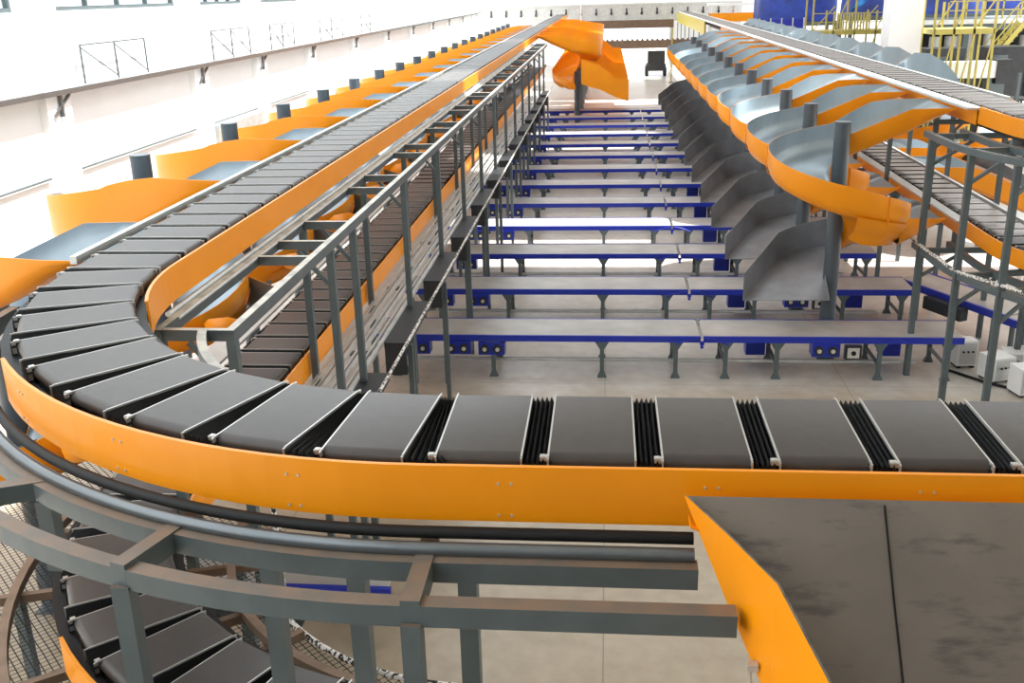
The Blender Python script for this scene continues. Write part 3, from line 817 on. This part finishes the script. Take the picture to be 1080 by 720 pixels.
# ------------------------------------------------------------------ right hand bend frames and rope
RR = 5.25
def frame_right():
    t = thing('support_frame', 'grey tube frame on tall posts under the near bend of the right hand runs', 'frame', (0, 0, 0))
    for r, z in ((4.55, 5.11), (RR, 5.09), (4.55, 2.80), (RR, 2.80)):
        pth = samples(right_path, -3.4, 1.4, .2); m = MB(); m.sweep(pth, rect(r - R0 - .05, r - R0 + .05, z - .12, z)); built(m, 'rail', FRAME, t)
    def at(s, r):
        x, y, c, h = right_path(s); return x - math.sin(h) * (r - R0), y + math.cos(h) * (r - R0)
    for s in (.9, -.75, -1.6, -2.7):
        a = at(s, RR + .02); b = at(s, 3.1)
        MB().bar((a[0], a[1], 5.04), (b[0], b[1], 5.04), .1, .1).build('cross_member', FRAME, t)
        MB().bar((a[0], a[1], 2.73), (b[0], b[1], 2.73), .1, .1).build('cross_member', FRAME, t)
        MB().box(a[0] - .055, a[0] + .055, a[1] - .055, a[1] + .055, 0, 4.97).build('post', FRAME, t)
        c = at(s, 4.4); MB().bar((a[0], a[1], 4.45), (c[0], c[1], 5.0), .06, .06).build('brace', FRAME, t)
        MB().bar((a[0], a[1], 2.15), (c[0], c[1], 2.7), .06, .06).build('brace', FRAME, t)
    for s in (1.2, -.9, -2.2):
        a = at(s, 2.95); MB().box(a[0] - .055, a[0] + .055, a[1] - .055, a[1] + .055, 0, 4.97).build('post', FRAME, t)
    pts = []
    for x, y, nx, ny in samples(right_path, -3.6, 2.2, .2):
        pts.append((x + nx * (RR - R0 + .05), y + ny * (RR - R0 + .05), 2.86 + .03 * math.sin(x * 9 + y * 7)))
    tag(MB().tube(pts, .034, 7).build('net_rope', ROPE), 'black and white rope along the lower frame at the near right bend', 'rope')
frame_right()
for k in range(9):
    y = 23.2 + PITCH * k
    t = thing('trestle', 'grey post pair carrying the right hand runs, %s' % ('nearest' if k == 0 else ordn(k + 1) + ' from the front'), 'frame', (XR, y, 0), 0, 'post pairs of the right runs')
    for x in (-.75, .75): MB().box(x - .05, x + .05, -.05, .05, 0, 5.0).build('post', FRAME, t)
    for z in (2.80, 5.05): MB().box(-.8, .8, -.045, .045, z - .1, z).build('cross_member', FRAME, t)
    MB().bar((-.75, 0, 4.4), (-.2, 0, 4.96), .05, .05).build('brace', FRAME, t)
# ducts under the right runs
flat_rail(right_path, -2.6, 60, -.35, .35, ZU - .46, ZU - .38, DARK, 'cable_duct', 'dark cable duct hung under the upper right run', 'duct')

# angled belt conveyors and control boxes on the floor at the right
def small_conveyor(x, y, rz, L, label):
    t = thing('belt_conveyor', label, 'conveyor', (x, y, 0), rz, 'small angled conveyors at the right')
    MB().box(0, L, -.45, .45, .88, .92).build('belt', CBELT, t)
    m = MB(); m.box(-.05, L + .05, -.52, -.45, .76, .93); m.box(-.05, L + .05, .45, .52, .76, .93); m.build('side_frame', BLUE, t)
    for q in (.2, L - .3):
        for s in (-.48, .48): MB().box(q - .04, q + .04, s - .04, s + .04, 0, .76).build('leg', FRAME, t)
    m = MB(); m.box(L * .35, L * .7, -.75, -.52, .5, .8); m.build('drive_unit', DARK, t)
small_conveyor(7.75, 25.3, -1.12, 3.4, 'small grey belt conveyor set at an angle under the near right bend')
small_conveyor(9.2, 22.1, -1.12, 3.2, 'dark framed angled conveyor at the right frame edge, lower of the two')
small_conveyor(-6.2, 11.15, 0, 3.5, 'short blue framed belt conveyor on the floor below the front bend')
for i, (x, y, w, d, h, rz, lb) in enumerate(((7.75, 21.3, .42, .36, .62, .1, 'white control box on the floor beside the tall grey post, leftmost of three'),
                                         (8.15, 20.5, .50, .5, .55, .35, 'white control box with dark buttons on the floor, middle of three'),
                                         (8.62, 20.95, .4, .4, .5, -.2, 'white control box on the floor at the right frame edge, furthest of three'),
                                         (8.45, 19.7, .5, .45, .6, .2, 'white control box nearest the camera at the right frame edge'))):
    t = thing('control_box', lb, 'box', (x, y, 0), rz, 'white control boxes on the floor')
    MB().box(-w / 2, w / 2, -d / 2, d / 2, .06, h).build('case', WHITE, t)
    for q in (-1, 1): MB().box(q * w * .35 - .04, q * w * .35 + .04, -d * .45, d * .45, 0, .06).build('foot', DARK, t)
    m = MB(); m.box(-w / 2 + .03, w / 2 - .03, -d / 2 - .012, -d / 2, .1, h - .04); m.build('lid', PALE, t)
    m = MB()
    for q in (-.1, 0, .1): m.tube([(q, -d / 2 - .012, h * .62), (q, -d / 2 - .04, h * .62)], .022, 8)
    m.build('push_buttons', BLACK, t)
tag(MB().tube([(7.3, 21.0, .03), (7.9, 20.2, .03), (8.3, 19.9, .03), (8.9, 19.2, .03)], .03, 6).build('floor_cable', BLACK), 'black cable lying on the floor by the white control boxes', 'cable')
# ------------------------------------------------------------------ far end of the hall
t = thing('gantry_beam', 'long grey beam with dark hooks spanning the far end of the hall', 'beam', (0, 113, 0))
MB().box(-12.9, 14, -.3, .3, 4.75, 6.25).build('web', PALE, t)
m = MB(); m.box(-12.9, 14, -.5, .5, 6.25, 6.4); m.box(-12.9, 14, -.5, .5, 4.6, 4.75); m.build('flange', PALE, t)
for i in range(17):
    x = -12.4 + i * 1.6
    m = MB(); m.bar((x, -.52, 5.95), (x, -.52, 5.5), .14, .1); m.tube([(x, -.5, 5.5), (x, -.62, 5.33)], .12, 8); m.build('hook', DARK, t)
for x in (-12.5, 13.7): MB().box(x - .3, x + .3, -.3, .3, 0, 4.6).build('post', PALE, t)
t = thing('conveyor_bridge', 'rusty brown overhead conveyor bridge across the far doorway', 'bridge', (0, 106, 0))
m = MB(); m.box(-3.2, 9, -.4, .4, 2.2, 2.95); m.build('beam', PRIMER, t)
m = MB()
for i in range(24): m.tube([(-3 + i * .5, -.45, 3.0), (-3 + i * .5, .45, 3.0)], .12, 7)
m.build('rollers', PRIMER, t)
for x in (-3, 8.8): MB().box(x - .12, x + .12, -.2, .2, 0, 2.2).build('post', PRIMER, t)
t = thing('lintel_beam', 'brown girder above the bright far doorway', 'beam', (0, 110, 0))
MB().box(-4.5, 6.8, -.3, .3, 4.0, 4.8).build('girder', PRIMER, t)
for x in (-4.3, 6.6): MB().box(x - .2, x + .2, -.2, .2, 0, 4.2).build('post', PALE, t)
t = thing('safety_panel', 'yellow side panel at the far end of the upper right run', 'panel', (7.25, 0, 0))
MB().box(-.03, .03, 80, 112, 4.5, 5.5).build('sheet', YELB, t)
for i in range(7): MB().box(.03, .1, 80 + 5.2 * i, 80.1 + 5.2 * i, 0, 5.4).build('post', FRAME, t)
t = thing('pole', 'thin pale pole standing right of the far doorway', 'pole', (5.6, 92, 0)); MB().tube([(0, 0, 0), (0, 0, 4.6)], .06, 8).build('shaft', YEL, t); MB().box(-.2, .2, -.2, .2, 0, .03).build('base_plate', DARK, t)
t = thing('lamp_drop', 'thin white lamp rod hanging in front of the grey far beam', 'lamp', (-2.3, 92, 0)); MB().tube([(0, 0, 4.6), (0, 0, 13.2)], .05, 8).build('rod', WHITE, t); MB().tube([(0, 0, 4.0), (0, 0, 4.6)], .3, 12, r2=.12).build('lamp_shade', WHITE, t)
t = thing('utility_truck', 'dark wheeled truck parked right of the far doorway', 'vehicle', (4.6, 100, 0))
m = MB(); m.box(-.9, .9, -1.2, 1.2, .5, 1.1); m.box(-.8, .8, -1.2, -.2, 1.1, 2.3); m.build('body', DARK, t)
for x in (-.85, .85):
    for y in (-.8, .8): MB().tube([(x - .12, y, .42), (x + .12, y, .42)], .42, 14).build('wheel', BLACK, t)
t = thing('black_crate', 'low black machine box on the floor right of the hall centre', 'box', (5.9, 75, 0))
MB().box(-1.3, 1.3, -.8, .8, .15, 1.0).build('case', DARK, t); MB().box(-1.0, -.2, -.85, .85, .2, .8).build('panel', PALE, t)
for q in (-1.1, 1.1): MB().box(q - .1, q + .1, -.7, .7, 0, .15).build('foot', BLACK, t)

# ------------------------------------------------------------------ the busy right hand background
def white_column(x, y, w, label):
    t = thing('white_column', label, 'column', (x, y, 0)); MB().box(-w / 2, w / 2, -w / 2, w / 2, 0, 13.1).build('shaft', WALLM, t); MB().box(-w / 2 - .1, w / 2 + .1, -w / 2 - .1, w / 2 + .1, 0, .3).build('plinth', WHITE, t)
white_column(14.6, 54, 1.55, 'big square white column behind the yellow scaffold platform')
white_column(15.9, 95, 1.5, 'far square white column left of the yellow scaffold')
def scaffold(x0, x1, y0, y1, z, top, label, n=6, rails=True, dense=None):
    t = thing('scaffold_platform', label, 'scaffold', (0, 0, 0))
    MB().box(x0, x1, y0, y1, z - .25, z).build('deck', YEL, t)
    for i in range(n):
        x = x0 + (x1 - x0) * i / (n - 1)
        for y in (y0 + .05, y1 - .05):
            MB().box(x - .05, x + .05, y - .05, y + .05, 0, top if i % 2 == 0 else z + 1.2).build('upright', YEL, t)
    for i in range(n - 1):
        xa = x0 + (x1 - x0) * i / (n - 1); xb = x0 + (x1 - x0) * (i + 1) / (n - 1)
        MB().bar((xa, y0, z), (xb, y0, top if i % 2 else z + 1.5), .06, .06).build('brace', YEL, t)
        MB().bar((xa, y0, .3), (xb, y0, z - .3), .06, .06).build('brace', YEL, t)
    if rails:
        m = MB()
        for zz in (.55, 1.1): m.box(x0, x1, y0 - .03, y0 + .03, z + zz - .05, z + zz)
        if dense:
            q = dense[0]
            while q < dense[1]: m.box(q, q + .10, y0 - .04, y0 + .02, z, z + 1.1); q += .18
        m.build('guard_rail', YEL, t)
scaffold(13.1, 18.4, 69, 71.5, 5.03, 8.3, 'yellow scaffold platform left of the big white column', 5, True, (14.6, 16.6))
scaffold(15.6, 18.4, 52, 54, 5.72, 8.2, 'yellow scaffold platform right of the big white column', 4, False)
t = thing('mezzanine', 'long green grey mezzanine with yellow railing at the top right', 'mezzanine', (0, 62, 0))
MB().box(17.6, 34, 0, 6, 5.2, 5.75).build('deck', FRAME, t); MB().box(17.6, 34, -.1, 0, 5.55, 5.8).build('edge_strip', PALE, t)
m = MB()
for zz in (.5, 1.0): m.box(19.2, 34, -.05, .02, 5.75 + zz, 5.82 + zz)
for i in range(12): m.box(19.2 + i * 1.0, 19.28 + i * 1.0, -.05, .03, 5.75, 6.82)
m.build('railing', YEL, t)
for x in (17.8, 20.5, 24.5, 28.5, 33): MB().box(x - .15, x + .15, .3, .6, 0, 5.2).build('post', FRAME, t)
t = thing('staircase', 'yellow stair with handrails descending from the mezzanine at the right', 'staircase', (0, 60, 0))
for y in (-.5, .5): MB().bar((20.6, y, 3.0), (22.6, y, 5.7), .08, .25).build('stringer', YEL, t)
m = MB()
for i in range(10): m.box(20.65 + i * .2, 20.9 + i * .2, -.5, .5, 3.05 + i * .27, 3.09 + i * .27)
m.build('treads', YEL, t)
for y in (-.5, .5):
    m = MB(); m.bar((20.6, y, 4.0), (22.6, y, 6.7), .06, .06)
    for i in range(4): x = 20.7 + i * .6; zz = 3.1 + i * .81; m.bar((x, y, zz), (x, y, zz + 1.0), .05, .05)
    m.build('handrail', YEL, t)
MB().box(19.6, 20.7, -.6, .6, 2.9, 3.05).build('landing', FRAME, t)
for x in (19.7, 20.6):
    for y in (-.5, .5): MB().box(x - .05, x + .05, y - .05, y + .05, 0, 2.9).build('post', YEL, t)
for i, (x, y, z, w, h) in enumerate(((19.9, 66, 4.2, .7, 1.0), (20.9, 66.2, 3.9, .8, 1.3), (21.7, 66.1, 3.7, 1.0, 1.6), (23.0, 66, 4.2, .5, 1.1), (25.3, 66, 4, .9, 1.2))):
    t = thing('pale_bale', 'pale wrapped bale on the rack under the mezzanine, %s from the left' % ordn(i + 1), 'bale', (x, y, z - .5), 0, 'pale bales under the mezzanine')
    m = MB(); m.tube([(0, 0, .0), (0, 0, .12), (0, 0, h * .8), (0, 0, h)], w * .5, 9); m.build('wrap', WHITE, t); MB().box(-w / 2, w / 2, -.4, .4, -.12, 0).build('pallet', TAN, t)
t = thing('storage_rack', 'dark rack holding the pale bales under the mezzanine', 'rack', (0, 66, 0))
MB().box(18, 34, -.8, .8, 3.0, 3.1).build('shelf', DARK, t)
MB().box(18, 34, 1.4, 1.5, 0, 5.1).build('back_panel', DARK, t)
for x in (18, 22, 26, 30, 34):
    MB().box(x - .08, x + .08, -.8, -.64, 0, 5.1).build('upright', FRAME, t)
for i, (x, y, w, h, z, c, lb) in enumerate(((21, 76, 9, 3.6, 5.75, TARP, 'blue tarpaulin covered machine on the upper right deck behind the railing'), (30, 80, 7, 3.4, 5.75, TARP, 'blue tarpaulin covered machine at the top right corner'),
                                        (14.5, 84, 6, 3.0, 5.2, TARP, 'blue tarpaulin covered machine behind the yellow scaffold'))):
    t = thing('covered_machine', lb, 'machine', (x, y, 0)); m = MB()
    rows = []
    for zz, q in ((z, 1.), (z + h * .7, .97), (z + h * .92, .85), (z + h, .6)):
        n = 24; rows.append([(w / 2 * q * max(-1, min(1, 1.3 * math.cos(2 * PI * k / n))) + .08 * math.sin(k * 2.3 + zz), 1.8 * q * max(-1, min(1, 1.3 * math.sin(2 * PI * k / n))) + .08 * math.sin(k * 1.7), zz) for k in range(n)])
    m.grid(rows, 0, True, True); m.add(rows[-1], [tuple(range(24))]); m.build('cover', c, t)
    MB().box(-w / 2, w / 2, -1.9, 1.9, z - .3, z).build('base_frame', FRAME, t)
    for sx in (-1, 1):
        for sy in (-1, 1): MB().box(sx * w * .48 - .12, sx * w * .48 + .12, sy * 1.7 - .12, sy * 1.7 + .12, 0, z - .3).build('post', FRAME, t)
t = thing('film_sheet', 'bright blue plastic sheet draped over the yellow scaffold railing', 'sheet', (0, 0, 0))
m = MB(); rows = [[(15.6 + 1. * a, 69.3 + .3 * math.sin(a * 9 + b * 4), 6.15 + .75 * a + .4 * b) for a in (0, .25, .5, .75, 1)] for b in (0, .33, .66, 1)]
m.grid(rows, 0, True); o = m.build('film', CYAN, t); md = o.modifiers.new('thick', 'SOLIDIFY'); md.thickness = .02
t = thing('transfer_conveyor', 'pale conveyor trough on legs at the far right behind the grey chute humps', 'conveyor', (0, 55, 0))
MB().box(15.6, 19.6, -.5, .5, 3.2, 4.0).build('trough', WHITE, t); MB().box(19.6, 20.3, -.6, .6, 2.9, 4.1).build('end_drum', DARK, t)
for x in (15.8, 17.2, 19.4): MB().box(x - .08, x + .08, -.4, .4, 0, 3.2).build('leg', FRAME, t)
for i, (x, y, z) in enumerate(((17.4, 56.5, 0), (20.6, 57, 0))):
    t = thing('machine_cabinet', ('dark machine cabinet behind the pale trough' if i == 0 else 'dark machine cabinet at the foot of the yellow stair'), 'machine', (x, y, 0))
    MB().box(-1, 1, -.8, .8, .1, 4.6).build('case', DARK, t); MB().box(-.8, .1, -.84, -.8, .5, 4.2).build('door', FRAME, t); MB().box(-.9, .9, -.7, .7, 0, .1).build('plinth', BLACK, t)
t = thing('forklift', 'dark forklift parked at the right edge of the hall', 'vehicle', (18.9, 50, 0))
MB().box(-.7, .7, -1.2, 1.0, .45, 1.4).build('body', DARK, t)
m = MB()
for x in (-.6, .6):
    m.bar((x, -.8, 1.4), (x, -.6, 2.6), .08, .08); m.bar((x, .8, 1.4), (x, .5, 2.6), .08, .08)
m.box(-.65, .65, -.7, .6, 2.6, 2.68); m.build('overhead_guard', DARK, t)
m = MB()
for x in (-.35, .35): m.box(x - .07, x + .07, -1.4, -1.25, .2, 3.9)
m.build('mast', FRAME, t); m = MB()
for x in (-.3, .3): m.box(x - .06, x + .06, -2.4, -1.4, .2, .26)
m.build('fork', DARK, t)
for x in (-.65, .65):
    for y in (-.8, .7): MB().tube([(x - .12, y, .38), (x + .12, y, .38)], .38, 14).build('wheel', BLACK, t)
MB().box(-.3, .3, .1, .6, 1.4, 2.0).build('seat', ORANGE, t)
t = thing('blue_barrier', 'dark blue panel fence with pale posts beyond the far right run', 'fence', (0, 79, 0))
MB().box(10.3, 14.3, -.04, .04, 4.55, 5.5).build('panel', BLUE, t)
for i in range(6): MB().box(10.3 + i * .8, 10.38 + i * .8, -.12, -.04, 0, 5.6).build('post', PALE, t)
t = thing('upper_conveyor_line', 'orange and white conveyor line crossing behind the far right run', 'conveyor', (0, 93, 0))
MB().box(8.8, 16.5, -.5, .5, 5.0, 5.7).build('side_guard', ORANGE, t); MB().box(8.6, 13.5, -.6, .6, 6.3, 6.5).build('roof_tray', WHITE, t)
for x in (8.9, 11, 13.2, 16.2): MB().box(x - .1, x + .1, -.4, .4, 0, 6.3 if x < 14 else 5.0).build('post', WHITE, t)
t = thing('floor_conveyor', 'low white belt line on the floor at the right edge', 'conveyor', (0, 62, 0))
MB().box(18, 34, -1, 1, .9, 1.3).build('belt', WHITE, t)
for x in (19, 24, 29, 33): MB().box(x - .1, x + .1, -.8, .8, 0, .9).build('leg', FRAME, t)

# belts too far down the hall to tell one carrier from the next
for fn, a, b, lb, z in ((left_path, S0 + .62 * 122, LONG_L - .5, 'far end of the upper left belts where single carriers blur together', ZU), (right_path, .31 + .62 * 68, LONG_R, 'far end of the upper right belts where single carriers blur together', ZU)):
    m = MB(); s = a
    while s < b:
        x, y, c, h = fn(s); m.box(x - .46, x + .46, y - .232, y + .232, z - .1, z, 0); m.box(x - .45, x + .45, y + .232, y + .388, z - .11, z - .03, 1); s += .62
    tag(m.build('crossbelt_carriers', [BELT, BLACK]), lb, 'carriers', kind='stuff')

# ------------------------------------------------------------------ light, sky, camera
w = bpy.data.worlds.new('World'); sc.world = w; w.use_nodes = True
bg = w.node_tree.nodes['Background']; bg.inputs['Color'].default_value = (.90, .955, 1., 1); bg.inputs['Strength'].default_value = 1.95
sun = bpy.data.lights.new('sun', 'SUN'); sun.energy = 9.0; sun.angle = math.radians(1.2); sun.color = (1., .97, .92)
so = bpy.data.objects.new('sun', sun); COL.objects.link(so)
so.rotation_euler = Vector((-.42, .0, -1)).to_track_quat('-Z', 'Y').to_euler()

f = 1060.
def nrm(v): return Vector(v).normalized()
d = nrm((641 - 540, -12 - 360, f)); tt = Vector((1, -.0254, 0)); tt = (tt - d * tt.dot(d)).normalized(); vv = d.cross(tt)
if vv.y < 0: vv = -vv
Rw = Matrix((tt, d, -vv))                            # rows: world axes in camera space (x right, y down, z forward)
cm = bpy.data.cameras.new('camera'); cm.sensor_width = 36; cm.lens = f / 1080 * 36; cm.clip_start = .05; cm.clip_end = 500
co = bpy.data.objects.new('camera', cm); COL.objects.link(co)
B = Rw @ Matrix(((1, 0, 0), (0, -1, 0), (0, 0, -1)))
co.matrix_world = Matrix.Translation((0, 0, 7.94)) @ B.to_4x4()
sc.camera = co
sc.view_settings.view_transform = 'Standard'; sc.view_settings.look = 'None'; sc.view_settings.gamma = 1; sc.view_settings.use_curve_mapping = False
sc.view_settings.exposure = .45
